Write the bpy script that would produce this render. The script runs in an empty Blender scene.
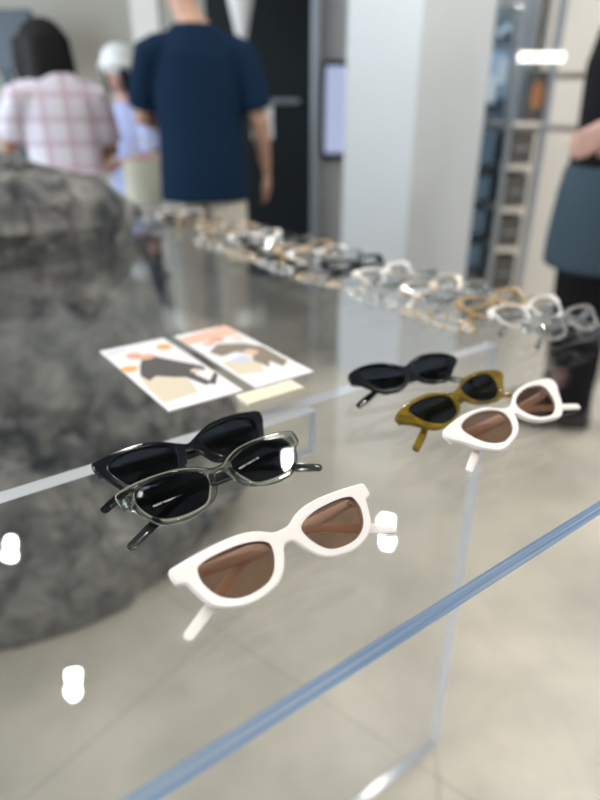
import bpy, bmesh, math, random
from mathutils import Vector, Matrix, noise
R = math.radians
rnd = random.Random(7)
sc = bpy.context.scene
COL = sc.collection

# ------------------------------------------------------------------ viewpoint numbers
FPX, HOR = 590.0, 119.0
PITCH = math.atan((400 - HOR) / FPX)
CAMZ, TOPZ = 1.09, 0.835
TAB = R(35.7)                       # heading of the display table
SLAB = 0.016
def W(X, Y, z=0.0):                 # table axes -> world
    return Vector((X*math.cos(TAB) - Y*math.sin(TAB), X*math.sin(TAB) + Y*math.cos(TAB), z))
def P(px, py, depth):               # point of a sight line at a given distance into the room
    u = (px-300)/FPX; v = -(py-400)/FPX
    f = math.cos(PITCH) + math.sin(PITCH)*v; z = -math.sin(PITCH) + math.cos(PITCH)*v
    k = depth/f
    return Vector((u*k, depth, CAMZ + z*k))

# ------------------------------------------------------------------ object helpers
def link(o, parent=None):
    COL.objects.link(o)
    if parent: o.parent = parent
    return o
def obj(name, bm, mats, parent=None, smooth=None, loc=None, rotz=0.0):
    me = bpy.data.meshes.new(name)
    if isinstance(bm, bmesh.types.BMesh):
        bmesh.ops.recalc_face_normals(bm, faces=bm.faces)
        bm.to_mesh(me); bm.free()
    else:
        me = bm; me.name = name
    for m in (mats if isinstance(mats, (list, tuple)) else [mats]): me.materials.append(m)
    if smooth is not None:
        for p in me.polygons: p.use_smooth = True
        if smooth > 0: me.set_sharp_from_angle(angle=R(smooth))
    o = link(bpy.data.objects.new(name, me), parent)
    if loc is not None: o.location = loc
    o.rotation_euler.z = rotz
    return o
def tag(o, label=None, cat=None, group=None, kind=None):
    if label: o['label'] = label
    if cat: o['category'] = cat
    if group: o['group'] = group
    if kind: o['kind'] = kind
    return o
def thing(name, loc, label, cat, rotz=0.0, group=None):
    o = link(bpy.data.objects.new(name, None))
    o.empty_display_size = 0.05
    o.location = loc; o.rotation_euler.z = rotz
    return tag(o, label, cat, group)
def dup(root, loc, rotz, label, group=None):
    r = root.copy(); COL.objects.link(r); r.location = loc; r.rotation_euler = (0, 0, rotz)
    r['label'] = label
    if group: r['group'] = group
    for ch in list(root.children):
        c = ch.copy(); COL.objects.link(c); c.parent = r
        for g in list(ch.children):
            d = g.copy(); COL.objects.link(d); d.parent = c
    return r
def bevel_all(bm, w, seg=2):
    bmesh.ops.bevel(bm, geom=[e for e in bm.edges], offset=w, segments=seg, affect='EDGES', profile=0.5)
def box(bm, lo, hi, bev=0.0, mat=0):
    b = bmesh.new()
    c = [(lo[i]+hi[i])/2 for i in range(3)]
    bmesh.ops.create_cube(b, size=1, matrix=Matrix.Translation(c) @ Matrix.Diagonal((hi[0]-lo[0], hi[1]-lo[1], hi[2]-lo[2], 1)))
    if bev:
        bevel_all(b, bev); b.normal_update()
        for e in b.edges: e.smooth = not (len(e.link_faces) == 2 and e.calc_face_angle(0) > R(18))
    for f in b.faces: f.material_index = mat
    merge(bm, b); return bm
def merge(bm, b, mtx=None):
    if mtx is not None: bmesh.ops.transform(b, matrix=mtx, verts=b.verts)
    me = bpy.data.meshes.new('tmp'); b.to_mesh(me); b.free()
    bm.from_mesh(me); bpy.data.meshes.remove(me)
def bx(lo, hi, bev=0.0):
    return box(bmesh.new(), lo, hi, bev)
def cyl(bm, a, b, r, r2=None, seg=16, mat=0):
    a, b = Vector(a), Vector(b); d = b - a
    q = d.to_track_quat('Z', 'Y').to_matrix().to_4x4()
    t = bmesh.new()
    bmesh.ops.create_cone(t, cap_ends=True, segments=seg, radius1=r, radius2=r if r2 is None else r2, depth=d.length,
                          matrix=Matrix.Translation((a+b)/2) @ q)
    for f in t.faces: f.material_index = mat
    merge(bm, t); return bm
def prism(bm, pts, z0, z1, mat_top=0, mat_side=0):
    lo = [bm.verts.new((x, y, z0)) for x, y in pts]; hi = [bm.verts.new((x, y, z1)) for x, y in pts]
    n = len(pts)
    f = bm.faces.new(hi); f.material_index = mat_top
    f = bm.faces.new(lo[::-1]); f.material_index = mat_top
    for i in range(n):
        f = bm.faces.new((lo[i], lo[(i+1) % n], hi[(i+1) % n], hi[i])); f.material_index = mat_side
    return bm

# ------------------------------------------------------------------ materials
def newmat(name):
    m = bpy.data.materials.new(name); m.use_nodes = True
    nt = m.node_tree; nt.nodes.clear()
    out = nt.nodes.new('ShaderNodeOutputMaterial')
    return m, nt, out
def N(nt, t, **kw):
    n = nt.nodes.new(t)
    for k, v in kw.items(): setattr(n, k, v)
    return n
def rgba(c): return (c[0], c[1], c[2], 1)
def pbr(name, col, rough=0.5, metal=0.0, spec=0.5, coat=0.0, trans=0.0, ior=1.5, noise_amt=0.0, nscale=20, bump=0.0, sss=0.0, sheen=0.0):
    m, nt, out = newmat(name)
    p = N(nt, 'ShaderNodeBsdfPrincipled')
    p.inputs['Base Color'].default_value = rgba(col)
    p.inputs['Roughness'].default_value = rough; p.inputs['Metallic'].default_value = metal
    p.inputs['Specular IOR Level'].default_value = spec
    p.inputs['Coat Weight'].default_value = coat; p.inputs['Transmission Weight'].default_value = trans
    p.inputs['IOR'].default_value = ior
    p.inputs['Sheen Weight'].default_value = sheen
    if sss:
        p.inputs['Subsurface Weight'].default_value = sss; p.inputs['Subsurface Scale'].default_value = 0.004
        p.inputs['Subsurface Radius'].default_value = (1, .7, .5)
    if noise_amt or bump:
        tc = N(nt, 'ShaderNodeTexCoord'); no = N(nt, 'ShaderNodeTexNoise')
        no.inputs['Scale'].default_value = nscale; no.inputs['Detail'].default_value = 5
        nt.links.new(tc.outputs['Object'], no.inputs['Vector'])
        if noise_amt:
            mx = N(nt, 'ShaderNodeMix', data_type='RGBA')
            mx.inputs['A'].default_value = rgba([c*(1-noise_amt) for c in col]); mx.inputs['B'].default_value = rgba([min(1, c*(1+noise_amt)) for c in col])
            nt.links.new(no.outputs['Fac'], mx.inputs['Factor']); nt.links.new(mx.outputs['Result'], p.inputs['Base Color'])
        if bump:
            b = N(nt, 'ShaderNodeBump'); b.inputs['Strength'].default_value = bump; b.inputs['Distance'].default_value = 0.01
            nt.links.new(no.outputs['Fac'], b.inputs['Height']); nt.links.new(b.outputs['Normal'], p.inputs['Normal'])
    nt.links.new(p.outputs[0], out.inputs[0]); return m
def clear(name, tint=(1, 1, 1), f0=0.04, rough=0.0, gain=1.0):
    """clear sheet plastic: straight-through view plus Fresnel reflection on each face"""
    m, nt, out = newmat(name)
    lw = N(nt, 'ShaderNodeLayerWeight'); lw.inputs['Blend'].default_value = 0.5
    pw = N(nt, 'ShaderNodeMath', operation='POWER'); pw.inputs[1].default_value = 5
    ma = N(nt, 'ShaderNodeMath', operation='MULTIPLY_ADD'); ma.inputs[1].default_value = (1-f0)*gain; ma.inputs[2].default_value = f0
    ma.use_clamp = True
    t = N(nt, 'ShaderNodeBsdfTransparent'); t.inputs[0].default_value = rgba(tint)
    g = N(nt, 'ShaderNodeBsdfGlossy'); g.inputs['Roughness'].default_value = rough
    mx = N(nt, 'ShaderNodeMixShader')
    L = nt.links.new
    L(lw.outputs['Facing'], pw.inputs[0]); L(pw.outputs[0], ma.inputs[0]); L(ma.outputs[0], mx.inputs[0])
    L(t.outputs[0], mx.inputs[1]); L(g.outputs[0], mx.inputs[2]); L(mx.outputs[0], out.inputs[0])
    return m
def emit(name, col, s):
    m, nt, out = newmat(name)
    e = N(nt, 'ShaderNodeEmission'); e.inputs[0].default_value = rgba(col); e.inputs[1].default_value = s
    nt.links.new(e.outputs[0], out.inputs[0]); return m

def edge_mat(name, a, b, tr=0.35):
    """polished cut edge of acrylic sheet: bluish, glossy, faint saw streaks along its length"""
    m, nt, out = newmat(name); L = nt.links.new
    tc = N(nt, 'ShaderNodeTexCoord'); mp = N(nt, 'ShaderNodeMapping'); mp.inputs['Scale'].default_value = (5, 5, 420)
    no = N(nt, 'ShaderNodeTexNoise'); no.inputs['Scale'].default_value = 1.0; no.inputs['Detail'].default_value = 3
    L(tc.outputs['Object'], mp.inputs[0]); L(mp.outputs[0], no.inputs['Vector'])
    cr = N(nt, 'ShaderNodeValToRGB'); cr.color_ramp.elements[0].position = .32; cr.color_ramp.elements[1].position = .68
    cr.color_ramp.elements[0].color = rgba(a); cr.color_ramp.elements[1].color = rgba(b)
    L(no.outputs['Fac'], cr.inputs[0])
    d = N(nt, 'ShaderNodeBsdfDiffuse'); t = N(nt, 'ShaderNodeBsdfTranslucent'); tp = N(nt, 'ShaderNodeBsdfTransparent')
    L(cr.outputs[0], d.inputs[0]); L(cr.outputs[0], t.inputs[0]); L(cr.outputs[0], tp.inputs[0])
    m1 = N(nt, 'ShaderNodeMixShader'); m1.inputs[0].default_value = .45; L(d.outputs[0], m1.inputs[1]); L(t.outputs[0], m1.inputs[2])
    m2 = N(nt, 'ShaderNodeMixShader'); m2.inputs[0].default_value = tr; L(m1.outputs[0], m2.inputs[1]); L(tp.outputs[0], m2.inputs[2])
    g = N(nt, 'ShaderNodeBsdfGlossy'); g.inputs['Roughness'].default_value = .12
    m3 = N(nt, 'ShaderNodeMixShader'); m3.inputs[0].default_value = .10; L(m2.outputs[0], m3.inputs[1]); L(g.outputs[0], m3.inputs[2])
    L(m3.outputs[0], out.inputs[0]); return m

def rock_mat():
    m, nt, out = newmat('boulder_stone'); L = nt.links.new
    tc = N(nt, 'ShaderNodeTexCoord')
    n1 = N(nt, 'ShaderNodeTexNoise'); n1.inputs['Scale'].default_value = 3.2; n1.inputs['Detail'].default_value = 9; n1.inputs['Roughness'].default_value = .62
    n2 = N(nt, 'ShaderNodeTexNoise'); n2.inputs['Scale'].default_value = 14; n2.inputs['Detail'].default_value = 8; n2.inputs['Distortion'].default_value = .6
    v = N(nt, 'ShaderNodeTexVoronoi', feature='DISTANCE_TO_EDGE'); v.inputs['Scale'].default_value = 5.5
    for n in (n1, n2): L(tc.outputs['Object'], n.inputs['Vector'])
    wv = N(nt, 'ShaderNodeVectorMath', operation='ADD'); sc_ = N(nt, 'ShaderNodeVectorMath', operation='SCALE'); sc_.inputs['Scale'].default_value = .35
    L(n1.outputs['Color'], sc_.inputs[0]); L(tc.outputs['Object'], wv.inputs[0]); L(sc_.outputs[0], wv.inputs[1]); L(wv.outputs[0], v.inputs['Vector'])
    cr = N(nt, 'ShaderNodeValToRGB')
    cr.color_ramp.elements[0].position = .33; cr.color_ramp.elements[0].color = (.036, .044, .053, 1)
    cr.color_ramp.elements[1].position = .68; cr.color_ramp.elements[1].color = (.31, .305, .29, 1)
    L(n2.outputs['Fac'], cr.inputs[0])
    c2 = N(nt, 'ShaderNodeValToRGB'); c2.color_ramp.elements[0].position = .0; c2.color_ramp.elements[0].color = (.35, .35, .35, 1)
    c2.color_ramp.elements[1].position = .06; c2.color_ramp.elements[1].color = (1, 1, 1, 1)
    L(v.outputs['Distance'], c2.inputs[0])
    mx = N(nt, 'ShaderNodeMix', data_type='RGBA', blend_type='MULTIPLY'); mx.inputs['Factor'].default_value = .8
    L(cr.outputs[0], mx.inputs['A']); L(c2.outputs[0], mx.inputs['B'])
    p = N(nt, 'ShaderNodeBsdfPrincipled'); p.inputs['Roughness'].default_value = .85
    L(mx.outputs['Result'], p.inputs['Base Color'])
    b = N(nt, 'ShaderNodeBump'); b.inputs['Strength'].default_value = .9; b.inputs['Distance'].default_value = .03
    L(n2.outputs['Fac'], b.inputs['Height']); L(b.outputs[0], p.inputs['Normal'])
    L(p.outputs[0], out.inputs[0]); return m

def floor_mat():
    m, nt, out = newmat('polished_concrete_tiles'); L = nt.links.new
    tc = N(nt, 'ShaderNodeTexCoord'); mp = N(nt, 'ShaderNodeMapping'); mp.inputs['Rotation'].default_value = (0, 0, R(-52)); mp.inputs['Location'].default_value = (.21, .12, 0)
    L(tc.outputs['Object'], mp.inputs[0])
    br = N(nt, 'ShaderNodeTexBrick'); br.offset = 0.0; br.inputs['Scale'].default_value = 1.0
    br.inputs['Brick Width'].default_value = .9; br.inputs['Row Height'].default_value = .9; br.inputs['Mortar Size'].default_value = .003; br.inputs['Mortar Smooth'].default_value = .3
    br.inputs['Color1'].default_value = (.58, .545, .47, 1); br.inputs['Color2'].default_value = (.52, .495, .43, 1); br.inputs['Mortar'].default_value = (.43, .41, .36, 1)
    L(mp.outputs[0], br.inputs['Vector'])
    no = N(nt, 'ShaderNodeTexNoise'); no.inputs['Scale'].default_value = 3.2; no.inputs['Detail'].default_value = 7; no.inputs['Roughness'].default_value = .6
    L(tc.outputs['Object'], no.inputs['Vector'])
    cr = N(nt, 'ShaderNodeValToRGB'); cr.color_ramp.elements[0].position = .3; cr.color_ramp.elements[0].color = (.70, .71, .73, 1)
    cr.color_ramp.elements[1].position = .7; cr.color_ramp.elements[1].color = (1.1, 1.08, 1.04, 1)
    L(no.outputs['Fac'], cr.inputs[0])
    mx = N(nt, 'ShaderNodeMix', data_type='RGBA', blend_type='MULTIPLY'); mx.inputs['Factor'].default_value = 1
    L(br.outputs['Color'], mx.inputs['A']); L(cr.outputs[0], mx.inputs['B'])
    p = N(nt, 'ShaderNodeBsdfPrincipled'); p.inputs['Roughness'].default_value = .32; p.inputs['Specular IOR Level'].default_value = .5
    L(mx.outputs['Result'], p.inputs['Base Color']); L(p.outputs[0], out.inputs[0]); return m

def plaid_mat():
    m, nt, out = newmat('plaid_cotton'); L = nt.links.new
    tc = N(nt, 'ShaderNodeTexCoord'); sx = N(nt, 'ShaderNodeSeparateXYZ'); L(tc.outputs['Object'], sx.inputs[0])
    def stripe(sock, freq, width, off=0.0):
        a = N(nt, 'ShaderNodeMath', operation='MULTIPLY_ADD'); a.inputs[1].default_value = freq; a.inputs[2].default_value = off; L(sock, a.inputs[0])
        f = N(nt, 'ShaderNodeMath', operation='FRACT'); L(a.outputs[0], f.inputs[0])
        g = N(nt, 'ShaderNodeMath', operation='LESS_THAN'); g.inputs[1].default_value = width; L(f.outputs[0], g.inputs[0]); return g.outputs[0]
    prev = None
    base = N(nt, 'ShaderNodeRGB'); base.outputs[0].default_value = (.80, .78, .82, 1); prev = base.outputs[0]
    for sock, fr, wd, off, col, fac in ((sx.outputs['X'], 11, .38, 0, (.50, .36, .47), .6), (sx.outputs['Z'], 11, .36, .2, (.50, .38, .50), .6),
                                        (sx.outputs['X'], 11, .10, .4, (.5, .5, .75), .6), (sx.outputs['Z'], 11, .10, .6, (.5, .5, .75), .6)):
        s = stripe(sock, fr, wd, off)
        k = N(nt, 'ShaderNodeMath', operation='MULTIPLY'); k.inputs[1].default_value = fac; L(s, k.inputs[0])
        mx = N(nt, 'ShaderNodeMix', data_type='RGBA'); mx.inputs['B'].default_value = rgba(col)
        L(k.outputs[0], mx.inputs['Factor']); L(prev, mx.inputs['A']); prev = mx.outputs['Result']
    p = N(nt, 'ShaderNodeBsdfPrincipled'); p.inputs['Roughness'].default_value = .9
    L(prev, p.inputs['Base Color']); L(p.outputs[0], out.inputs[0]); return m

LAMP = 420.0
M = dict(
    acrylic=clear('clear_acrylic', (.985, .99, .99), f0=.045, gain=1.0),
    edge_front=edge_mat('acrylic_cut_edge', (.18, .38, .76), (.60, .75, .97)),
    edge_panel=edge_mat('acrylic_panel_edge', (.80, .86, 1.0), (.92, .95, 1.0), tr=.0),
    edge_clear=clear('acrylic_back_edge', (.80, .86, .92), f0=.08),
    white=pbr('cream_white_acetate', (.90, .86, .83), .28, coat=.15, sss=.15),
    black=pbr('glossy_black_acetate', (.004, .0055, .008), .10, spec=.35),
    grey=pbr('clear_grey_acetate', (.66, .70, .64), .0, trans=1.0, ior=1.47),
    greydark=pbr('smoke_acetate', (.020, .026, .024), .10, coat=.3),
    olive=pbr('olive_translucent_acetate', (.46, .31, .03), .04, trans=.75, ior=1.45),
    whitet=pbr('pale_acetate_temple', (.84, .80, .78), .30, coat=.1),
    crystal=pbr('crystal_acetate', (.93, .95, .96), .03, trans=.92, ior=1.47),
    pearl=pbr('pearl_acetate', (.80, .78, .75), .25, coat=.2),
    honey=pbr('honey_acetate', (.62, .43, .22), .15, trans=.3, ior=1.45),
    sand=pbr('sand_acetate', (.62, .53, .42), .25, coat=.2),
    lens_brown=clear('brown_lens', (.66, .54, .47), f0=.035),
    lens_dark=clear('dark_lens', (.19, .21, .24), f0=.035),
    lens_clear=clear('clear_lens', (.93, .95, .96), f0=.05),
    metal=pbr('hinge_metal', (.75, .76, .76), .18, metal=1.0),
    ink=pbr('white_print', (.85, .87, .88), .5),
    rock=rock_mat(), floor=floor_mat(),
    ceiling=pbr('ceiling_paint', (.20, .205, .215), .9),
    wall_beige=pbr('beige_wall_paint', (.62, .60, .53), .9, noise_amt=.05, nscale=3),
    wall_grey=pbr('grey_wall_paint', (.42, .43, .45), .85),
    wall_white=pbr('white_wall_paint', (.80, .78, .75), .85),
    pillar=pbr('pillar_plaster', (.56, .60, .635), .7, noise_amt=.03, nscale=5),
    dark=pbr('dark_metal_door', (.007, .012, .015), .55, spec=.3),
    steel=pbr('brushed_steel', (.42, .47, .52), .35, metal=.8),
    slate=pbr('slate_panel', (.07, .10, .13), .4),
    card=pbr('card_paper', (.84, .83, .84), .45),
    p_grey=pbr('print_charcoal', (.10, .095, .09), .5), p_skin=pbr('print_skin', (.72, .42, .30), .5), p_beige=pbr('print_beige', (.72, .64, .49), .5),
    p_orange=pbr('print_orange', (.80, .45, .16), .5), p_brown=pbr('print_taupe', (.26, .22, .17), .5), p_peach=pbr('print_peach', (.80, .52, .40), .5),
    p_pale=pbr('print_pale_blue', (.62, .66, .76), .5),
    cream=pbr('cream_label', (.82, .76, .60), .5),
    skin=pbr('skin', (.55, .33, .24), .55, sss=.1), skin2=pbr('tan_skin', (.36, .19, .12), .55, sss=.1), skin3=pbr('rosy_skin', (.60, .37, .31), .55, sss=.1),
    hair=pbr('black_hair', (.008, .007, .008), .7, spec=.2), navy=pbr('navy_cotton', (.004, .018, .045), .95, spec=.2),
    khaki=pbr('khaki_cotton', (.56, .53, .46), .9), plaid=plaid_mat(), lav=pbr('lavender_cotton', (.38, .43, .68), .9),
    cap=pbr('white_cap_cotton', (.78, .83, .84), .9), blackcloth=pbr('black_wool', (.005, .005, .007), .9, spec=.2),
    denim=pbr('blue_grey_knit', (.035, .062, .085), .95, noise_amt=.45, nscale=90), trouser=pbr('dark_trousers', (.035, .04, .06), .9), shoe=pbr('dark_shoe', (.03, .03, .03), .5),
    bag=pbr('pale_canvas', (.62, .62, .50), .9), green=pbr('dark_green_cloth', (.010, .05, .035), .8),
    eye=pbr('eye', (.02, .015, .012), .2),
    shelfglass=clear('shelf_glass', (.80, .88, .93), f0=.06),
    bluebox=pbr('blue_grey_box', (.10, .17, .25), .3), drawer=pbr('taupe_drawer', (.11, .105, .10), .5), ledge=pbr('white_ledge', (.78, .74, .68), .6),
    tile1=pbr('photo_sky', (.33, .50, .72), .4), tile2=pbr('photo_dark', (.035, .06, .10), .4), tile3=pbr('photo_light', (.62, .74, .85), .4), tile4=pbr('photo_teal', (.16, .30, .42), .4),
    lamp=emit('downlight_glow', (1, .96, .90), LAMP), tube=emit('tube_glow', (1, .96, .88), 2.6), screen=emit('screen_glow', (.62, .70, 1.0), .62),
    trimring=pbr('white_trim_ring', (.8, .8, .8), .5),
)

# ------------------------------------------------------------------ the setting
X0, X1, Y0, Y1, CZ = -4.2, 4.4, -3.0, 5.4, 3.035
tag(obj('floor', bx((X0-.1, Y0-.1, -.1), (X1+.1, Y1+.1, 0)), M['floor']), kind='structure')
tag(obj('ceiling', bx((X0-.1, Y0-.1, CZ), (X1+.1, Y1+.1, CZ+.1)), M['ceiling']), kind='structure')
WY0, WY1, WZ0, WZ1 = -1.6, 3.6, .5, 2.75          # daylight window in the left wall
b = bx((X0-.1, Y0, 0), (X0, WY0, CZ)); box(b, (X0-.1, WY1, 0), (X0, Y1, CZ)); box(b, (X0-.1, WY0, 0), (X0, WY1, WZ0)); box(b, (X0-.1, WY0, WZ1), (X0, WY1, CZ))
tag(obj('wall_left', b, M['wall_grey']), kind='structure')
b = bx((X0-.09, WY0, WZ0), (X0-.01, WY0+.05, WZ1)); box(b, (X0-.09, WY1-.05, WZ0), (X0-.01, WY1, WZ1)); box(b, (X0-.09, WY0, WZ0), (X0-.01, WY1, WZ0+.05)); box(b, (X0-.09, WY0, WZ1-.05), (X0-.01, WY1, WZ1))
for yv in (.1, 1.9): box(b, (X0-.09, yv-.03, WZ0), (X0-.01, yv+.03, WZ1))
win = tag(obj('window_1', b, M['steel']), kind='structure')
obj('pane', bx((X0-.055, WY0+.05, WZ0+.05), (X0-.045, WY1-.05, WZ1-.05)), M['lens_clear'], win)
tag(obj('wall_front', bx((X0, Y0-.1, 0), (X1, Y0, CZ)), M['wall_grey']), kind='structure')
tag(obj('wall_right', bx((X1, Y0, 0), (X1+.1, Y1, CZ)), M['wall_white']), kind='structure')
tag(obj('wall_back', bx((X0, Y1, 0), (X1, Y1+.1, CZ)), M['wall_beige']), kind='structure')
# dark doorway with leaf and steel jamb
bm = bx((P(205, 0, 4.6).x, 4.55, 0), (P(316, 0, 4.6).x, 4.65, 2.6))
d1 = tag(obj('door_1', bm, M['dark']), kind='structure')
tag(obj('door_handle', cyl(bmesh.new(), (P(268, 0, 4.5).x, 4.52, 1.20), (P(300, 0, 4.5).x, 4.52, 1.20), .018), M['steel'], d1, 40))
bm = bx((P(316, 0, 4.3).x, 4.1, 0), (P(352, 0, 4.3).x, 4.66, 2.7))
tag(obj('wall_return', bm, M['wall_grey']), kind='structure')
bm = bx((P(312, 0, 4.1).x, 4.02, 0), (P(320, 0, 4.1).x, 4.10, 2.7), .005)
tag(obj('trim_1', bm, M['steel']), kind='structure')
bm = bx((P(133, 0, 4.6).x, 4.5, 0), (P(160, 0, 4.6).x, 4.6, 2.7))
tag(obj('trim_2', bm, M['wall_white']), kind='structure')
# square pillar, one edge towards the viewer
c0 = P(405, 250, 2.55); cl = P(341, 250, 2.66); cr = P(468, 250, 2.88)
e1 = (cl-c0); e2 = (cr-c0)
pts = [(c0.x, c0.y), (cr.x, cr.y), (cr.x-.20, cr.y+.16), (cl.x, cl.y)]
tag(obj('pillar', prism(bmesh.new(), pts, 0, CZ), M['pillar']), kind='structure')
# white wall panels behind the shelves on the right
for i, (xa, ya, za, zb) in enumerate(((548, 3.9, 0, 1.02), (540, 3.9, 1.05, 1.30), (548, 3.9, 1.33, 2.6))):
    tag(obj('trim_%d' % (i+3), bx((P(xa-10, 100, ya).x, ya, za), (P(xa, 100, ya).x+1.6, ya+.08, zb), .006), M['wall_white']), kind='structure')

# ------------------------------------------------------------------ reflected twin spotlights and added ceiling fill lights
def table_mirror(px, py, z):         # spot a lamp at height z shows up in at a tabletop pixel
    q = P(px, py, 1.0); k = .255/(CAMZ - q.z); f = (.255 + z - TOPZ)/.255
    return q.x*k*f, q.y*k*f
def lens_mirror(px, py, yaw, tilt, u0, z0=.022):
    d = P(px, py, 1.0) - Vector((0, 0, CAMZ)); d.normalize()
    a = TAB + R(yaw); b = Vector((-math.sin(a), math.cos(a), 0)); n = Vector((0, 0, 1))*math.sin(R(tilt)) - b*math.cos(R(tilt)) + Vector((math.cos(a), math.sin(a), 0))*(u0/2.5); n.normalize()
    o = Vector((0, 0, CAMZ)) + d*((TOPZ + z0 - CAMZ)/d.z); r = d - 2*d.dot(n)*n
    q = o + r*((CZ - o.z)/r.z); return q.x, q.y
twins = [((table_mirror(12, 548, CZ), table_mirror(12, 562, CZ)), CZ, 'reflected at the left edge of the tabletop'),
         ((table_mirror(75, 683, CZ), table_mirror(75, 698, CZ)), CZ, 'reflected low left in the tabletop'),
         ((table_mirror(386, 530, 2.30), table_mirror(386, 549, 2.30)), 2.30, 'on a stem reflected beside the near white sunglasses'),
         ((lens_mirror(279, 459, 2.0, 63, .05), lens_mirror(277, 472, 2.0, 63, .05)), CZ, 'reflected in the right lens of the clear grey sunglasses'),
         ((lens_mirror(141, 487, 2.0, 63, -.055), lens_mirror(144, 485, 2.0, 63, -.055)), CZ, 'reflected in the left lens of the clear grey sunglasses')]
for pair, lz, nm in twins:
    c_ = ((pair[0][0]+pair[1][0])/2, (pair[0][1]+pair[1][1])/2)
    t = thing('twin_spotlight', (c_[0], c_[1], lz), 'twin round ceiling spotlight ' + nm, 'ceiling light', group='twin ceiling spotlights')
    for p_ in pair:
        dx, dy = p_[0]-c_[0], p_[1]-c_[1]
        obj('lamp_housing', cyl(bmesh.new(), (dx, dy, -.06), (dx, dy, -.0005), .036, seg=28), M['trimring'], t, 40)
        b = bmesh.new(); bmesh.ops.create_circle(b, cap_ends=True, segments=28, radius=.030, matrix=Matrix.Translation((dx, dy, -.0605)) @ Matrix.Rotation(math.pi, 4, 'X'))
        me = bpy.data.meshes.new('bulb'); b.to_mesh(me); b.free(); obj('lamp_disc', me, M['lamp'], t)
    if lz < CZ:
        obj('mounting_bar', bx((-.02, -abs(dy)-.05, 0), (.02, abs(dy)+.05, .02), .003), M['trimring'], t)
        obj('stem', cyl(bmesh.new(), (0, 0, .02), (0, 0, CZ-lz), .010, seg=12), M['trimring'], t, 40)
fill_lamps = []  # unseen ceiling lights added to brighten the room and the wall panels
for gx, gy, wd in ((-2.6, -.6, 'left of and behind the table'), (-1.1, -1.2, 'behind the viewer on the left'), (1.6, -1.2, 'behind the viewer on the right'), (-2.6, 1.2, 'over the left aisle'), (2.4, .2, 'over the right aisle'),
                   (2.5, 1.7, 'in front of the white wall panels'), (2.2, 3.0, 'beside the white wall panels'), (1.6, 2.2, 'over the person in the black top'), (3.6, 1.0, 'at far right'), (3.0, 3.2, 'near the right end of the white wall panels'), (-1.0, -.1, 'over the table corner'), (1.1, -.2, 'over the table front')):
    fill_lamps.append(((gx, gy), CZ, wd))
for (x, y), lz, nm in fill_lamps:
    nm = 'fill light, added unseen, ' + nm
    t = thing('downlight', (x, y, lz), 'round white ceiling ' + nm, 'ceiling light', group='added ceiling fill lights')
    b = bmesh.new()
    for r0, r1, z0, z1 in ((.055, .075, -.012, 0),):
        seg = 32; rings = []
        for rr, zz in ((r0, z1), (r0, z0), (r1, z0), (r1, z1)):
            rings.append([b.verts.new((rr*math.cos(2*math.pi*k/seg), rr*math.sin(2*math.pi*k/seg), zz)) for k in range(seg)])
        for a_, b_ in zip(rings, rings[1:]):
            for k in range(seg): b.faces.new((a_[k], a_[(k+1) % seg], b_[(k+1) % seg], b_[k]))
    obj('trim_ring', b, M['trimring'], t, 40)
    b = bmesh.new(); bmesh.ops.create_circle(b, cap_ends=True, segments=32, radius=.055, matrix=Matrix.Translation((0, 0, -.004)) @ Matrix.Rotation(math.pi, 4, 'X'))
    me = bpy.data.meshes.new('bulb'); b.to_mesh(me); b.free()
    obj('lamp_disc', me, M['lamp'], t)

# ------------------------------------------------------------------ acrylic display table
XL, XR, YF, YN, YB, XN = -.55, .787, .165, 1.365, 1.95, .54
tbl = thing('display_table', (0, 0, 0), 'clear acrylic display table with blue tinted cut edges notched around a boulder', 'table', TAB)
poly = [(XL, YF), (XR, YF), (XR, YB), (XN, YB), (XN, YN), (XL, YN)]
b = prism(bmesh.new(), poly, TOPZ-SLAB, TOPZ, 0, 2)
for f in b.faces:
    if abs(f.calc_center_median().y - YF) < 1e-4: f.material_index = 1
obj('tabletop', b, [M['acrylic'], M['edge_front'], M['edge_clear']], tbl)
def panel(lo, hi, axis):
    b = bx(lo, hi)
    for f in b.faces:
        f.material_index = 0 if abs(f.normal[axis]) > .9 else 1
    return b
PY0, PY1, PXR = .447, .464, .647
obj('upright_panel', panel((XL+.1, PY0, .001), (PXR, PY1, TOPZ-SLAB-.0006), 1), [M['acrylic'], M['edge_panel']], tbl)
obj('upright_panel', panel((XL+.08, PY1+.0005, .001), (XL+.097, .92, TOPZ-SLAB-.0006), 0), [M['acrylic'], M['edge_panel']], tbl)
b = bx((.262, PY0-.014, TOPZ-SLAB-.050), (.332, PY0-.0008, TOPZ-SLAB-.0006), .0008)
for f in b.faces: f.material_index = 1 if abs(f.normal.y) < .5 else 0
obj('bracket', b, [M['acrylic'], M['edge_panel']], tbl)
b = bx((.262, PY0+.004, TOPZ), (.330, PY1+.012, TOPZ+.004), .001)
lab = obj('label_strip', b, M['cream']); lab.rotation_euler.z = TAB
tag(lab, 'small cream label strip on the tabletop seam below the two leaflets', 'label')

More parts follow.
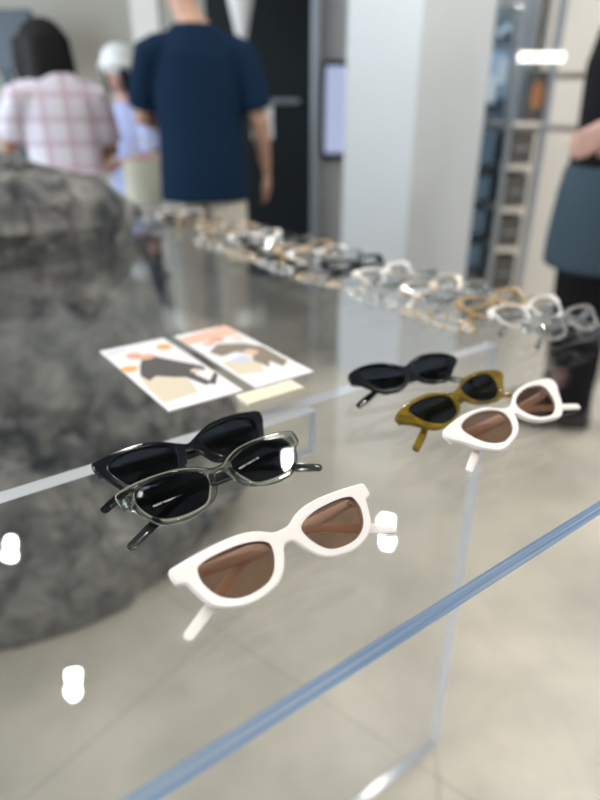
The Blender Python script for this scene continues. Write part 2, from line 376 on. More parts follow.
# ------------------------------------------------------------------ leaflets
def blob(bm, pts, z, mat):
    f = bm.faces.new([bm.verts.new((x, y, z)) for x, y in pts]); f.material_index = mat
def ell(cx, cy, rx, ry, n=18, rot=0.0):
    return [(cx + rx*math.cos(t)*math.cos(rot) - ry*math.sin(t)*math.sin(rot), cy + rx*math.cos(t)*math.sin(rot) + ry*math.sin(t)*math.cos(rot))
            for t in [2*math.pi*i/n for i in range(n)]]
def leaflet(x0, x1, y0, y1, shapes, mats, label):
    cx, cy, w, h = (x0+x1)/2, (y0+y1)/2, x1-x0, y1-y0
    b = bx((-w/2, -h/2, 0), (w/2, h/2, .0012))
    z = .0013
    for pts, mi in shapes:
        blob(b, [(-w/2 + u*w, -h/2 + v*h) for u, v in pts], z, mi); z += .00005
    o = obj('leaflet', b, mats, loc=W(cx, cy, TOPZ), rotz=TAB)
    return tag(o, label, 'leaflet', 'leaflets')
mats = [M['card'], M['p_grey'], M['p_skin'], M['p_beige'], M['p_orange'], M['p_brown'], M['p_peach'], M['p_pale']]
sh1 = [([(.05, .10), (.52, .12), (.60, .30), (.50, .45), (.12, .50), (.06, .30)], 3),
       ([(.00, .88), (.6, .90), (.62, .99), (.0, .99)], 0),
       ([(.25, .62), (.40, .74), (.58, .72), (.72, .60), (.86, .50), (.96, .42), (.93, .36), (.80, .42), (.74, .33), (.80, .20), (.70, .17), (.60, .33), (.44, .38), (.30, .44), (.16, .40), (.14, .50)], 1),
       (ell(.34, .80, .11, .055), 2), (ell(.46, .74, .13, .045), 2), (ell(.10, .62, .12, .045), 4), (ell(.84, .84, .11, .05), 4),
       (ell(.80, .38, .07, .03), 3), ([(.74, .18), (.98, .30), (.98, .26), (.80, .15)], 1), ([(.06, .90), (.34, .93), (.34, .955), (.06, .925)], 7)]
leaflet(.194, .277, .486, .686, sh1, mats, 'white printed leaflet with a dark figure and orange dots, left of the two')
sh2 = [([(.0, .80), (1.0, .80), (1.0, .995), (.0, .93)], 6), ([(.05, .20), (.40, .16), (.55, .30), (.30, .42), (.06, .40)], 3),
       ([(.12, .60), (.40, .70), (.60, .66), (.78, .62), (.95, .50), (.93, .22), (.74, .16), (.70, .28), (.56, .20), (.50, .34), (.66, .44), (.46, .52), (.20, .50)], 5),
       (ell(.50, .78, .13, .05), 2), (ell(.30, .74, .10, .04), 6), (ell(.66, .46, .11, .05), 6), ([(.15, .40), (.50, .45), (.55, .36), (.30, .34)], 7), (ell(.82, .72, .09, .04), 3)]
leaflet(.291, .367, .484, .684, sh2, mats, 'white printed leaflet with a peach band and brown figure, right of the two')

# ------------------------------------------------------------------ sunglasses
def smooth_closed(pts, n=4):
    out = []
    L = len(pts)
    for i in range(L):
        p0, p1, p2, p3 = (Vector(pts[(i+k-1) % L]) for k in range(4))
        for k in range(n):
            t = k/n
            out.append(.5*((2*p1) + (p2-p0)*t + (2*p0-5*p1+4*p2-p3)*t*t + (3*p1-p0-3*p2+p3)*t**3))
    return out
def smooth_open(pts, n=6):
    pts = [Vector(p) for p in pts]; pts = [2*pts[0]-pts[1]] + pts + [2*pts[-1]-pts[-2]]
    out = []
    for i in range(1, len(pts)-2):
        p0, p1, p2, p3 = pts[i-1:i+3]
        for k in range(n):
            t = k/n
            out.append(.5*((2*p1) + (p2-p0)*t + (2*p0-5*p1+4*p2-p3)*t*t + (3*p1-p0-3*p2+p3)*t**3))
    out.append(pts[-2]); return out
def filled(outlines, half, bev):
    cu = bpy.data.curves.new('c', 'CURVE'); cu.dimensions = '2D'; cu.fill_mode = 'BOTH'
    cu.extrude = half-bev; cu.bevel_depth = bev; cu.bevel_resolution = 3
    if bev: cu.offset = -bev
    for o in outlines:
        s = cu.splines.new('POLY'); s.points.add(len(o)-1)
        for p, v in zip(s.points, o): p.co = (v[0], v[1], 0, 1)
        s.use_cyclic_u = True
    ob = bpy.data.objects.new('c', cu); COL.objects.link(ob)
    dg = bpy.context.evaluated_depsgraph_get(); me = bpy.data.meshes.new_from_object(ob.evaluated_get(dg))
    bpy.data.objects.remove(ob); bpy.data.curves.remove(cu)
    b = bmesh.new(); b.from_mesh(me); bpy.data.meshes.remove(me)
    bmesh.ops.remove_doubles(b, verts=b.verts, dist=1e-7)
    b.normal_update()
    for e in b.edges:                        # crisp flats, rounded rims
        if len(e.link_faces) == 2:
            fl = [abs(f.normal.z) > .9995 for f in e.link_faces]
            e.smooth = not (fl[0] != fl[1] or e.calc_face_angle(0) > R(50))
    return b
def sweep(path, hs, ts, nrm=Vector((0, 1, 0)), seg=12, power=.55):
    """rounded strip swept along a path: hs heights across, ts thicknesses along nrm"""
    b = bmesh.new(); rings = []; n = len(path)
    for i, p in enumerate(path):
        tn = (path[min(i+1, n-1)] - path[max(i-1, 0)]).normalized()
        side = tn.cross(nrm).normalized(); nn = side.cross(tn).normalized()
        f = i/(n-1)
        def samp(a):
            x = f*(len(a)-1); k = min(int(x), len(a)-2); return a[k] + (a[k+1]-a[k])*(x-k)
        h, t = samp(hs)/2, samp(ts)/2
        ring = []
        for k in range(seg):
            an = 2*math.pi*k/seg; c, s_ = math.cos(an), math.sin(an)
            ring.append(b.verts.new(p + side*h*math.copysign(abs(c)**power, c) + nn*t*math.copysign(abs(s_)**power, s_)))
        rings.append(ring)
    for a, c in zip(rings, rings[1:]):
        for k in range(seg): b.faces.new((a[k], a[(k+1) % seg], c[(k+1) % seg], c[k]))
    # rounded end
    p = path[-1]; tn = (path[-1]-path[-2]).normalized(); last = rings[-1]
    for sh, ex in ((.86, .0011), (.55, .0024)):
        cur = [b.verts.new(p + tn*ex + (v.co-p)*sh) for v in rings[-1]]
        for k in range(seg): b.faces.new((last[k], last[(k+1) % seg], cur[(k+1) % seg], cur[k]))
        last = cur
    b.faces.new(rings[0][::-1]); b.faces.new(last); return b
def mm(p): return Vector(p)*.001
STY = {
 'WH': dict(o=[(0, 32), (6, 32.6), (11, 35.3), (16, 37.8), (26, 40.2), (40, 40.8), (55, 40), (68.5, 38.6), (72.6, 37.8), (73.8, 35), (73, 29), (70.5, 27.4), (68, 26.5), (66.2, 22.5), (63, 14.5), (59.5, 8.7), (52.5, 4), (44, 1), (36, 0), (27.5, 1), (18.7, 3.4), (12, 8.6), (7.5, 15.2), (5, 20), (2.6, 22.3), (0, 22.7)],
            h=[(60, 32), (56.5, 34.3), (50, 35.7), (40, 36), (29, 35.4), (19.3, 33.2), (13, 30.3), (10.4, 26.4), (11.3, 20), (15.5, 12), (20.7, 7), (27, 4.5), (36, 3.6), (44, 4.5), (51, 7.5), (56, 12), (59.5, 18), (61.2, 25)], hz=32, hx=67),
 'GR': dict(o=[(0, 31.2), (5.5, 31.6), (11.5, 35.2), (23, 39.7), (36, 41.6), (50, 42), (60, 41.5), (69.5, 40.2), (74, 38.8), (76, 36), (75.5, 28), (73, 24.2), (69, 22), (65, 14), (60, 7.5), (54, 2.7), (44.5, .3), (32, .8), (21, 3.8), (13, 7.5), (8, 14), (6, 21), (3.5, 25.5), (0, 26.3)],
            h=[(64, 32.5), (58.5, 36.5), (48, 38), (35, 37.7), (24, 35.4), (14.5, 31.5), (11.2, 26.5), (12, 20), (16, 13), (21, 7), (28, 5), (37, 4.4), (46, 5.2), (54, 8), (60.5, 14), (64.5, 23)], hz=31, hx=69),
 'BK': dict(o=[(0, 29), (5, 31), (10, 33.8), (21, 39.5), (33, 42.5), (48, 43), (60, 42), (66, 40.8), (72, 39.8), (74.5, 37), (73.5, 30), (70, 24), (66, 16), (61, 8), (54, 3), (45, .5), (33, .5), (22, 2), (13.5, 5), (8, 12), (5.5, 19), (3, 23.6), (0, 24.2)],
            h=[(63, 31.5), (57, 36.3), (46, 38.3), (32, 37.5), (20, 34.5), (12.5, 29.5), (12, 23.5), (15.5, 14), (21.5, 8), (31, 5.2), (42, 5), (51, 8), (57.5, 13.5), (62, 21), (64, 27)], hz=32, hx=68),
 'RW': dict(o=[(0, 31.2), (7, 32.4), (14, 36), (24, 41), (36, 43), (50, 43.8), (66, 42.6), (80, 40.3), (85, 37.5), (86.3, 33), (84, 28), (77, 22), (69, 13.5), (61, 6.7), (53, 1.8), (45, 0), (34, 1.5), (20, 5), (11, 10), (5, 15.5), (2, 21), (0, 22.5)],
            h=[(66, 31.5), (62.5, 36), (52.5, 38.9), (40, 39.4), (28, 37.7), (16, 33.2), (11, 28), (11, 22), (15, 15), (22, 9.5), (32, 6.5), (41, 6), (52, 10), (60, 17), (64.5, 25)], hz=32, hx=77),
 'OL': dict(o=[(0, 28), (8, 30), (16, 33), (27, 37.3), (42, 38.2), (56, 37.2), (70, 34), (78, 30.8), (81, 27), (79, 21.5), (71, 16.5), (63, 9.5), (55, 3), (45, .3), (36, .5), (22, 3), (12, 8), (6, 14), (3, 19), (0, 20.5)],
            h=[(63, 29), (56.5, 33), (44, 34.3), (32, 34), (20, 31.5), (11.7, 27.5), (9.8, 18.5), (16, 9), (24, 5), (34, 3.6), (43, 4.5), (54.5, 11), (61, 19)], hz=27, hx=73),
 'RB': dict(o=[(0, 31), (5, 33), (13, 37), (25, 41), (38, 42), (48, 40.5), (58, 37.5), (65, 33), (66.5, 27), (62, 21), (56, 16), (48, 8.5), (38, 1.5), (28, .8), (20, 1.5), (9, 6.5), (4, 13), (1.5, 19), (0, 21)],
            h=[(54.5, 33.5), (48, 36.5), (36, 37.7), (25, 36.8), (15, 33.5), (8, 28), (7, 21), (10, 12), (20, 6), (30, 5.5), (38, 6.5), (45, 13), (52.5, 25)], hz=28, hx=60),
}
def text_bm(s, size):
    cu = bpy.data.curves.new('t', 'FONT'); cu.body = s; cu.size = size; cu.extrude = .00004
    ob = bpy.data.objects.new('t', cu); COL.objects.link(ob)
    dg = bpy.context.evaluated_depsgraph_get(); me = bpy.data.meshes.new_from_object(ob.evaluated_get(dg))
    bpy.data.objects.remove(ob); bpy.data.curves.remove(cu)
    b = bmesh.new(); b.from_mesh(me); bpy.data.meshes.remove(me); return b
def glasses(style, frame_m, temple_m, lens_m, loc, rotz, tilt, name, label, group=None, th=.0042, text=None, hinge_m=None, wide=1.0, cat='sunglasses'):
    S = STY[style]
    half = [(x*wide, y) for x, y in S['o']]
    full = half + [(-x, y) for x, y in half[-2:0:-1]]
    outer = [mm((x, y, 0)) for x, y in [tuple(v) for v in smooth_closed(full, 3)]]
    hr = smooth_closed([(x*wide, y) for x, y in S['h']], 4)
    holeR = [mm((v[0], v[1], 0)) for v in hr]; holeL = [Vector((-v.x, v.y, 0)) for v in holeR]
    swap = Matrix(((1, 0, 0, 0), (0, 0, 1, 0), (0, 1, 0, 0), (0, 0, 0, 1)))      # curve plane -> x across, z up, y back
    Rdia = 2.5
    def bend(b, d0=0.0):
        for v in b.verts: v.co.y += v.co.x**2/(2*Rdia) + d0
        return b
    fr = filled([outer, holeR, holeL], th/2, .0015)
    bmesh.ops.transform(fr, matrix=swap, verts=fr.verts); bend(fr, th/2)
    hz, hx = S['hz'], S['hx']*wide
    parts = []
    for s in (1, -1):                                                          # end pieces turning back to the hinges
        box(fr, (s*mm((hx, 0, 0)).x-.0035, .004, .001*hz-.0035), (s*mm((hx, 0, 0)).x+.0035, .0135 if s > 0 else .0105, .001*hz+.0035), .001)
    for f in fr.faces: f.material_index = 0
    parts.append(['frame_front', fr, frame_m, None, 0])
    for hole in (holeL, holeR):
        lb = filled([hole], .0009, 0)
        bmesh.ops.transform(lb, matrix=swap, verts=lb.verts); bend(lb, th*.45)
        parts.append(['lens', lb, lens_m, None, 30])
        if text:
            sd = 1 if hole is holeR else -1
            word, ux, wz, ang, hgt = text[sd]
            tx = text_bm(word, hgt)
            bmesh.ops.transform(tx, matrix=Matrix.Translation((ux*.001, th*.45-.00105 + (ux*.001)**2/(2*Rdia), wz*.001)) @ Matrix.Rotation(R(-ang), 4, 'Y') @ Matrix.Rotation(R(90), 4, 'X'), verts=tx.verts)
            parts.append(['lettering', tx, M['ink'], len(parts)-1, None])
    k = hx/67.0
    for s, off in ((1, 4.5), (-1, 0)):
        pts = [(s*hx, hz, 11.5+off), (s*40*k, hz-.4, 15+off), (s*12*k, hz-1.2, 16.5+off), (-s*14*k, hz-2.2, 15.5+off), (-s*28*k, hz-5.5, 14+off),
               (-s*42*k, hz-12.5, 11.5+off*.7), (-s*58*k, hz-21, 9+off*.35), (-s*77*k, hz-30.5, 7.3)]
        path = smooth_open([mm((a, c, b_)) for a, b_, c in pts], 6)
        tb = sweep(path, [.0065, .0080, .0088, .0090, .0084, .0070, .0060, .0058, .0066, .0072, .0066], [.0032, .0034, .0034, .0032, .003, .003, .003, .003, .003, .003, .0026])
        ti = len(parts)
        parts.append(['temple', tb, temple_m, None, 45])
        hb = cyl(bmesh.new(), (s*(hx-1)*.001, (11+off)*.001, hz*.001-.004), (s*(hx-1)*.001, (11+off)*.001, hz*.001+.004), .0016, seg=10)
        cyl(hb, (s*(hx-6)*.001, (10.2+off)*.001, hz*.001), (s*(hx+1)*.001, (9.2+off)*.001, hz*.001), .0012, seg=10)
        parts.append(['hinge', hb, hinge_m or M['metal'], ti, 40])
    rot = Matrix.Rotation(-tilt, 4, 'X'); zmin = 9
    for p in parts:
        bmesh.ops.transform(p[1], matrix=rot, verts=p[1].verts)
        zmin = min(zmin, min(v.co.z for v in p[1].verts))
    for p in parts: bmesh.ops.translate(p[1], vec=(0, 0, -zmin+.0003), verts=p[1].verts)
    root = thing(name, loc, label, cat, rotz, group)
    made = []
    for nm, b, m, par, sm in parts:
        made.append(obj(nm, b, m, made[par] if par is not None else root, sm))
    return root
def put(X, Y): return W(X, Y, TOPZ)
G = 'sunglasses laid out on the acrylic table'
def lay(style, X, Y, yaw, tilt, *a, **k): return glasses(style, a[0], a[1], a[2], put(X, Y), TAB+R(yaw), R(tilt), 'sunglasses', a[3], G, **k)
lay('WH', .1642, .2205, 1.1, 57, M['white'], M['white'], M['lens_brown'], 'cream white sunglasses with brown lenses, nearest pair by the front table edge', th=.0048)
lay('GR', .1693, .3129, 2.0, 63, M['grey'], M['greydark'], M['lens_dark'], 'clear grey framed sunglasses with dark lenses and printed temples', th=.0042, text={-1: ('MUOUT  Designed in Seoul', -56, 18.5, 2, .0019), 1: ('MUOUT  53 20 145  C01', 15, 21.5, 9, .0019)})
lay('BK', .1673, .3605, 1.0, 63, M['black'], M['black'], M['lens_dark'], 'glossy black sunglasses behind the clear grey pair near the leaflets', th=.0044)
lay('RW', .4316, .2490, 4.6, 64, M['white'], M['whitet'], M['lens_brown'], 'white cat-eye sunglasses with brown lenses in the far row', th=.0048)
lay('OL', .4158, .3018, 5.1, 64, M['olive'], M['olive'], M['lens_dark'], 'olive yellow cat-eye sunglasses with black lenses behind the white cat-eye pair', th=.0046)
lay('RB', .4153, .3720, -10.9, 64, M['black'], M['black'], M['lens_dark'], 'small black sunglasses at the back of the far row beside the table seam', th=.0044)

# optical frames along the right edge of the tabletop
kinds = [('GR', 'crystal', 'crystal', 'clear crystal'), ('WH', 'pearl', 'sand', 'pearl white'), ('BK', 'honey', 'honey', 'honey amber'), ('BK', 'black', 'black', 'shiny black'), ('OL', 'sand', 'pearl', 'sand beige cat-eye'), ('GR', 'pearl', 'crystal', 'milky pale')]
protos = {}
order = [0, 5, 2, 0, 4, 0, 1, 3, 0, 5, 2, 0, 3, 5, 0, 2, 4, 0, 2, 3, 5, 0, 4, 0]
ordn = ['first', 'second', 'third', 'fourth', 'fifth', 'sixth', 'seventh', 'eighth', 'ninth', 'tenth', 'eleventh', 'twelfth', 'thirteenth', 'fourteenth', 'fifteenth', 'sixteenth', 'seventeenth', 'eighteenth', 'nineteenth', 'twentieth', 'twenty-first', 'twenty-second', 'twenty-third', 'twenty-fourth']
yy = .375
for i, kx in enumerate(order):
    st, fm, tm, nm = kinds[kx]
    lb = '%s eyeglasses, %s from near end of the right edge row' % (nm, ordn[i])
    loc = put(.708 + rnd.uniform(-.006, .006), yy); rz = TAB + R(rnd.uniform(-4, 4))
    if kx not in protos:
        protos[kx] = glasses(st, M[fm], M[tm], M['lens_clear'], loc, rz, R(60), 'eyeglasses', lb, 'eyeglasses along the right table edge', cat='eyeglasses', wide=.93 if st != 'OL' else .86)
    else:
        dup(protos[kx], loc, rz, lb)
    yy += .056 if i != 6 else .075

# bead chains between the sunglasses and the row of eyeglasses
def chain(loc, rz, mats_, label, seed):
    rr = random.Random(seed); b = bmesh.new(); n = 60
    a1, a2, p1 = rr.uniform(.004, .008), rr.uniform(.003, .006), rr.uniform(0, 6)
    for i in range(n):
        t = 2*math.pi*i/n; r_ = .0021 if i % 5 else .0034
        p = Vector(((.016 + a2*math.sin(3*t+p1))*math.cos(t), (.055 + a1*math.cos(2*t+p1))*math.sin(t), r_))
        t_ = bmesh.new(); bmesh.ops.create_icosphere(t_, subdivisions=2, radius=r_, matrix=Matrix.Translation(p))
        for f in t_.faces: f.material_index = 0 if i % 5 else 1
        merge(b, t_)
    o = obj('bead_chain', b, mats_, loc=loc, rotz=rz, smooth=180)
    return tag(o, label, 'bead chain', 'bead chains beside the eyeglasses')
cw = ['nearest to the front edge', 'second from the front edge', 'third from the front edge', 'fourth from the front edge', 'fifth from the front edge', 'furthest from the front edge']
gold = pbr('gold_bead', (.80, .58, .28), .2, metal=1.0)
for i, wd in enumerate(cw):
    chain(put(.617 - .004*(i % 2), .53 + .135*i), TAB + R(rnd.uniform(-5, 5)), [M['pearl'], gold] if i % 2 == 0 else [M['metal'], M['pearl']],
          '%s bead chain lying left of the eyeglasses, %s' % ('pearl and gold' if i % 2 == 0 else 'silver and pearl', wd), i)

# ------------------------------------------------------------------ boulder
def boulder():
    b = bmesh.new()
    #     z,   front, right, back, left   (table axes)
    keys = [(0.0, 1.15, .80, 2.35, -.9), (.10, 1.11, .84, 2.4, -.95), (.30, 1.15, .80, 2.4, -1.0), (.50, 1.20, .72, 2.35, -1.0), (.70, 1.32, .66, 2.3, -.95),
            (.80, 1.37, .60, 2.25, -.9), (.87, 1.36, .61, 2.2, -.88), (.93, 1.38, .57, 2.1, -.8), (.98, 1.42, .50, 2.05, -.7), (1.03, 1.49, .40, 2.0, -.6), (1.07, 1.60, .24, 1.9, -.4), (1.09, 1.72, .05, 1.85, -.1)]
    nz, na = 90, 150; rings = []
    for i in range(nz+1):
        z = 1.09*i/nz
        for k in range(len(keys)-1):
            if keys[k][0] <= z <= keys[k+1][0]: break
        a, c = keys[k], keys[k+1]; t = (z-a[0])/(c[0]-a[0])
        f, r, bk, l = (a[j]+(c[j]-a[j])*t for j in range(1, 5))
        cx, cy, hx, hy = (r+l)/2, (f+bk)/2, (r-l)/2, (bk-f)/2
        ring = []
        for j in range(na):
            an = 2*math.pi*j/na; cc, ss = math.cos(an), math.sin(an); pw = .55 if z < .6 else max(.28, .55 - 1.6*(z-.6))
            p = Vector((cx + hx*math.copysign(abs(cc)**pw, cc), cy + hy*math.copysign(abs(ss)**pw, ss), z))
            q = Vector((p.x*1.0, p.y, p.z))
            d = .07*(noise.noise(q*2.3+Vector((3, 1, 7))) + .55*noise.noise(q*5.1) + .35*abs(noise.noise(q*11)) + .2*noise.noise(q*23))
            d = d*(.55 if z > .75 else 1) - .012
            d += .035*(noise.cell(q*3.4 + Vector((0, 0, q.x))) - .5)
            dr = Vector((p.x-cx, p.y-cy, .35*(z-.5))); dr.normalize()
            p = p + dr*d
            if i > nz-14: p.z -= .02*(1-(nz-i)/14)*(1+noise.noise(q*6))
            if i == 0: p.z = 0
            p.z = max(p.z, 0)
            if .79 < p.z < .865:
                if p.x < .57 and p.y < 1.375 : p.y = 1.375 + .004*rnd.random()
                if p.y > 1.35 and p.x > .528: p.x = .528 - .004*rnd.random()
            ring.append(b.verts.new(p))
        rings.append(ring)
    for a, c in zip(rings, rings[1:]):
        for j in range(na): b.faces.new((a[j], a[(j+1) % na], c[(j+1) % na], c[j]))
    b.faces.new(rings[0][::-1])
    b.faces.new(rings[-1])
    return b
o = obj('boulder', boulder(), M['rock'], smooth=28, rotz=TAB)
tag(o, 'big rough grey boulder standing on the floor in the notch of the acrylic table', 'boulder')

# ------------------------------------------------------------------ people
def loft(bm, secs, seg=20, fwd=Vector((0, 1, 0)), cap=True):
    """secs: (pos, half width sideways, half depth along fwd)"""
    rings = []; n = len(secs)
    for i, (p, rx, ry) in enumerate(secs):
        p = Vector(p); tn = (Vector(secs[min(i+1, n-1)][0]) - Vector(secs[max(i-1, 0)][0])).normalized()
        ref = fwd if abs(tn.dot(fwd)) < .95 else Vector((0, 0, 1))
        side = tn.cross(ref).normalized(); f2 = side.cross(tn).normalized()
        rings.append([bm.verts.new(p + side*rx*math.cos(2*math.pi*k/seg) + f2*ry*math.sin(2*math.pi*k/seg)) for k in range(seg)])
    for a, c in zip(rings, rings[1:]):
        for k in range(seg): bm.faces.new((a[k], a[(k+1) % seg], c[(k+1) % seg], c[k]))
    if cap: bm.faces.new(rings[0][::-1]); bm.faces.new(rings[-1])
def ball(bm, c, r, seg=16):
    bmesh.ops.create_uvsphere(bm, u_segments=seg*2, v_segments=seg, radius=1, matrix=Matrix.Translation(c) @ Matrix.Diagonal((r[0], r[1], r[2], 1)))
def fuse(bm, voxel, smooth_it=4):
    """weld overlapping closed lofts into one continuous skin"""
    me = bpy.data.meshes.new('f'); bmesh.ops.recalc_face_normals(bm, faces=bm.faces); bm.to_mesh(me); bm.free()
    ob = bpy.data.objects.new('f', me); COL.objects.link(ob)
    m = ob.modifiers.new('r', 'REMESH'); m.mode = 'VOXEL'; m.voxel_size = voxel
    if smooth_it:
        s = ob.modifiers.new('s', 'SMOOTH'); s.iterations = smooth_it; s.factor = .5
    dg = bpy.context.evaluated_depsgraph_get(); out = bpy.data.meshes.new_from_object(ob.evaluated_get(dg))
    bpy.data.objects.remove(ob); bpy.data.meshes.remove(me)
    return out
def hand(bm, wrist, direc, palm_n, s=1.0, side=1):
    d = Vector(direc).normalized(); n = Vector(palm_n); n = (n - d*n.dot(d)).normalized(); t = d.cross(n)*side
    w = Vector(wrist)
    loft(bm, [(w - d*.02*s, .026*s, .020*s), (w + d*.02*s, .032*s, .016*s), (w + d*.055*s, .040*s, .014*s), (w + d*.088*s, .040*s, .012*s), (w + d*.096*s, .034*s, .009*s)], 16, n)
    for k, (o, ln) in enumerate(((-.030, .070), (-.010, .080), (.011, .074), (.030, .058))):
        a = w + d*.082*s + t*o*s; c1 = a + (d*.55*ln + n*.006 + t*o*.08)*s; c2 = c1 + (d*.30*ln + n*.016)*s; c3 = c2 + (d*.14*ln + n*.016)*s
        loft(bm, [(a, .0095*s, .0095*s), (c1, .0088*s, .0088*s), (c2, .0080*s, .0080*s), (c3, .0060*s, .0060*s)], 10, n)
    a = w + d*.025*s - t*.026*s; b1 = a + (d*.032 - t*.026 + n*.010)*s; b2 = b1 + (d*.034 - t*.006 + n*.008)*s
    loft(bm, [(a, .013*s, .013*s), (b1, .0105*s, .0105*s), (b2, .0075*s, .0075*s)], 10, n)
def person(name, loc, heading, s, label, skin, armL, armR, top, legs_m, hair, head_yaw=0.0, long_sleeve=False, top_len=.80, hair_style='short', cap=None, lower='trousers', group=None, build=1.0, sleeve_m=None, skirt_m=None, head_off=(0, 0, 0), hair_scale=1.0):
    """armL/armR: (elbow, wrist) in body space for a 1.7 m figure; y is forwards, x to the person's right"""
    r = thing(name, loc, label, 'person', heading, group)
    sk = Matrix.Scale(s, 4)
    B = build
    body = bmesh.new()
    loft(body, [((0, 0, .80), .15*B, .10*B), ((0, 0, .90), .165*B, .11*B), ((0, .005, 1.05), .135*B, .092*B), ((0, .01, 1.22), .155*B, .105*B), ((0, .0, 1.32), .152*B, .095*B), ((0, -.01, 1.385), .095, .065), ((0, -.01, 1.44), .052, .052)], 24)
    for sd, (el, wr) in ((-1, armL), (1, armR)):
        sh = Vector((sd*.163*B, -.01, 1.325)); el = Vector(el); wr = Vector(wr)
        loft(body, [((sd*.09, -.005, 1.33), .045, .05), (sh, .050, .052), (sh.lerp(el, .5), .045, .046), (el, .037, .038), (el.lerp(wr, .35), .036, .037), (wr, .024, .021)], 16)
        ball(body, el, (.037, .037, .037), 8)
        dr = (wr-el).normalized()
        hand(body, wr + dr*.012, dr, Vector((-sd, .25, 0)), 1.0, sd)
        hip = Vector((sd*.085, 0, .86)); kn = Vector((sd*.095, .015, .47)); an = Vector((sd*.10, -.01, .085))
        loft(body, [(hip, .082, .088), (hip.lerp(kn, .5), .068, .072), (kn, .051, .053), (kn.lerp(an, .35), .049, .054), (an, .034, .036), ((sd*.10, -.01, .03), .034, .040)], 18)
        loft(body, [((sd*.10, -.06, .035), .030, .030), ((sd*.102, 0, .04), .036, .035), ((sd*.108, .09, .028), .042, .022), ((sd*.11, .155, .02), .030, .014)], 14, Vector((0, 0, 1)))
    # head
    hd = bmesh.new(); hc = Vector((0, .018, 1.595))
    ball(hd, hc + Vector((0, -.008, .018)), (.074, .094, .095), 16)
    loft(hd, [(hc + Vector((0, .012, .03)), .068, .078), (hc + Vector((0, .020, -.03)), .060, .070), (hc + Vector((0, .030, -.075)), .044, .055), (hc + Vector((0, .040, -.105)), .022, .030)], 20)
    loft(hd, [(hc + Vector((0, .088, .018)), .008, .008), (hc + Vector((0, .100, -.012)), .011, .012), (hc + Vector((0, .103, -.026)), .015, .011), (hc + Vector((0, .090, -.036)), .010, .008)], 10)
    ball(hd, hc + Vector((0, .083, -.058)), (.022, .010, .006), 8); ball(hd, hc + Vector((0, .081, -.068)), (.019, .010, .006), 8)
    for sd in (-1, 1):
        ball(hd, hc + Vector((sd*.074, -.004, -.005)), (.009, .018, .030), 8)
        ball(hd, hc + Vector((sd*.032, .074, .034)), (.020, .012, .007), 8)
    ho = Vector(head_off)
    hm = Matrix.Translation(hc + ho) @ Matrix.Rotation(head_yaw, 4, 'Z') @ Matrix.Translation(-hc)
    loft(body, [((0, -.01, 1.40), .06, .055), (Vector((0, 0, 1.46)) + ho*.5, .050, .052), (hc + ho + Vector((0, -.01, -.03)), .050, .055)], 20)
    merge(body, hd, hm)
    bmesh.ops.transform(body, matrix=sk, verts=body.verts)
    obj('body', fuse(body, .0062, 2), skin, r, 180)
    for sd in (-1, 1):
        e = bmesh.new(); ball(e, hm @ (hc + Vector((sd*.031, .083, .018))), (.012, .007, .006), 6)
        bmesh.ops.transform(e, matrix=sk, verts=e.verts); obj('eye', e, M['eye'], r, 180)
    # hair
    h = bmesh.new()
    if hair_style == 'short':
        ball(h, hc + Vector((0, -.018, .034)), (.080, .096, .090), 14); ball(h, hc + Vector((0, -.055, -.02)), (.062, .052, .060), 10); ball(h, hc + Vector((0, .045, .085)), (.058, .045, .035), 10)
    else:
        ball(h, hc + Vector((0, -.016, .030)), (.088, .104, .100), 14)
        loft(h, [(hc + Vector((0, -.03, .06)), .088, .085), (hc + Vector((0, -.040, -.02)), .096, .080), (hc + Vector((0, -.045, -.09)), .098, .072), (hc + Vector((0, -.05, -.135)), .088, .058)], 20)
        for sd in (-1, 1): loft(h, [(hc + Vector((sd*.066, .03, .06)), .022, .04), (hc + Vector((sd*.078, .03, -.02)), .020, .04), (hc + Vector((sd*.078, .025, -.10)), .018, .034)], 12)
    hb = bmesh.new(); merge(hb, h, hm @ Matrix.Translation(hc) @ Matrix.Scale(hair_scale, 4) @ Matrix.Translation(-hc)); bmesh.ops.transform(hb, matrix=sk, verts=hb.verts)
    obj('hair', fuse(hb, .007, 3), hair, r, 180)
    # top
    t = bmesh.new(); L = top_len
    loft(t, [((0, 0, L), .185*B, .135*B), ((0, .0, L+.12), .178*B, .132*B), ((0, .005, 1.05), .168*B, .122*B), ((0, .01, 1.22), .178*B, .125*B), ((0, .0, 1.32), .172*B, .112*B), ((0, -.008, 1.385), .125, .085), ((0, -.01, 1.425), .078, .068)], 28)
    sl = bmesh.new()
    for sd, (el, wr) in ((-1, armL), (1, armR)):
        sh = Vector((sd*.172*B, -.01, 1.36)); el = Vector(el); wr = Vector(wr); tgt = sl if sleeve_m else t
        if long_sleeve:
            loft(tgt, [((sd*.10, -.005, 1.35), .062, .062), (sh, .072, .072), (sh.lerp(el, .5), .070, .070), (el, .064, .064), (el.lerp(wr, .5), .056, .056), (wr - (wr-el).normalized()*.01, .040, .040)], 18)
            ball(tgt, el, (.063, .063, .063), 8)
        else:
            loft(t, [((sd*.09, -.005, 1.345), .052, .060), ((sd*.14*B, -.008, 1.335), .060, .066), (sh + Vector((0, 0, -.035)), .066, .070), (sh.lerp(el, .5), .066, .068), (sh.lerp(el, .88), .064, .068)], 18)
    bmesh.ops.transform(t, matrix=sk, verts=t.verts); obj('shirt', fuse(t, .009, 4), top, r, 180)
    if sleeve_m:
        bmesh.ops.transform(sl, matrix=sk, verts=sl.verts); obj('sleeves', fuse(sl, .009, 4), sleeve_m, r, 180)
    else: sl.free()
    # trousers, skirt or shorts
    q = bmesh.new()
    loft(q, [((0, 0, .78), .165*B, .120*B), ((0, 0, .90), .172*B, .120*B), ((0, .0, 1.0), .150*B, .105*B)], 24)
    end = .10 if lower == 'trousers' else .48
